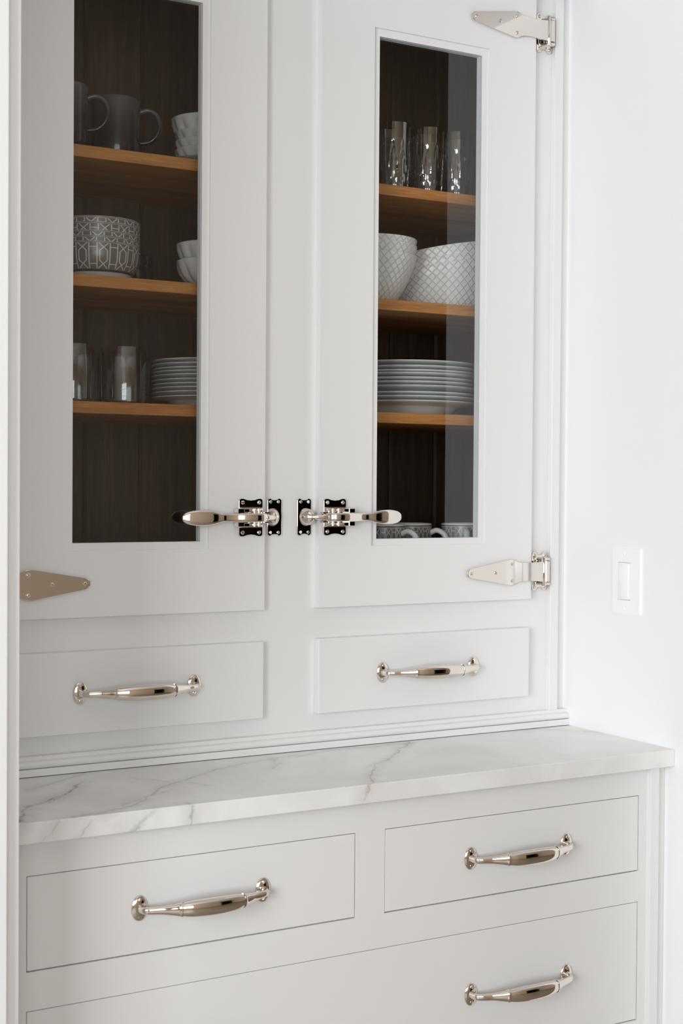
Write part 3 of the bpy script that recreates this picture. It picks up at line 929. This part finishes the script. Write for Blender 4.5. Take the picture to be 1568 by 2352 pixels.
for x, y, lb in ((0.2130, 0.1000, 'left of the three front glasses'), (0.2850, 0.1000, 'middle of the three front glasses'), (0.3500, 0.1020, 'right of the three front glasses'),
                 (0.2100, 0.1900, 'back row, left end'), (0.2860, 0.1930, 'back row, second from the left'), (0.3560, 0.1960, 'back row, third from the left'), (0.4230, 0.1960, 'back row, right end')):
    tag(rest('crystal_glass', ME_CRY, None, x, y, SH[0]), 'cut crystal highball glass on the top right shelf, ' + lb, 'glass', 'cut crystal glasses')

# diamond embossed bowls
def diamond_bowl(R, H, f, bulge=0.5, wob=0.0):
    pr = [(0, .003), (f*0.86, .003), (f*0.90, 0, 0, 1), (f, 0, 0, 0)]
    for i in range(1, 13):
        s = i/12
        pr.append((f+(R-f)*(math.sin(s*PI/2)**0.75*(1-bulge)+s*bulge), H*s*0.985, s, 0))
    pr += [(R-.0006, H*0.998, 1, 0), (R-.0022, H, 1, 1), (R-.004, H*0.985, 1, 1)]
    for i in range(11, 0, -1):
        s = i/12
        pr.append((f+(R-f)*(math.sin(s*PI/2)**0.75*(1-bulge)+s*bulge)-.0030, H*s*0.985+.004, s, 1))
    pr.append((0, .008, 0, 1))
    return pr
def bowl_mesh(name, pr, mat, slant=0.0):
    b = bm_lathe(pr, 72, None, slant); bmesh.ops.recalc_face_normals(b, faces=b.faces)
    me = bpy.data.meshes.new(name); b.to_mesh(me); b.free()
    me.materials.append(mat); me.materials.append(M_WHITE)
    for p in me.polygons: p.use_smooth = True
    me.set_sharp_from_angle(angle=math.radians(60)); return me
ME_DB = bowl_mesh('embossed_bowl', diamond_bowl(0.0860, 0.0860, 0.0460, 0.55), M_DIAMOND)
ME_DW = bowl_mesh('embossed_wide_bowl', diamond_bowl(0.1240, 0.0830, 0.0980, 0.40), M_DIAMOND_W, 0.17)
for i, dz in enumerate((0, 0.0185, 0.0290)):
    o = rest('embossed_bowl', ME_DB, None, 0.1800, 0.1280, SH[1]+dz, 0.05*i)
    tag(o, 'deep white bowl embossed with diamonds, %s of the narrow stack' % ['lowest', 'middle', 'topmost'][i], 'bowl', 'narrow embossed bowls')
for i, dz in enumerate((0, 0.0130, 0.0325)):
    o = rest('embossed_bowl', ME_DW, None, 0.3780, 0.2000, SH[1]+dz, math.radians(-32)+0.03*i)
    tag(o, 'wide white bowl embossed with diamonds, %s of the wide stack' % ['lowest', 'middle', 'topmost'][i], 'bowl', 'wide embossed bowls')

# patterned mugs on the cabinet floor
me_b2, me_h2 = mug_meshes(0.0430, 0.0960, (M_PATTERN, M_WHITE), hd=0.030, hz=(0.22, 0.82), hr=0.0050, pat=True)
for x, y, rz, lb in ((0.2030, 0.1150, -1.05, 'leftmost of the three'), (0.2830, 0.1500, -0.80, 'middle of the three'), (0.3900, 0.1250, -2.10, 'rightmost of the three')):
    mug(x, y, 1.175, rz, 'taupe lattice mug with white handle behind the right pane, ' + lb, 'lattice patterned mugs', me_b2, me_h2)
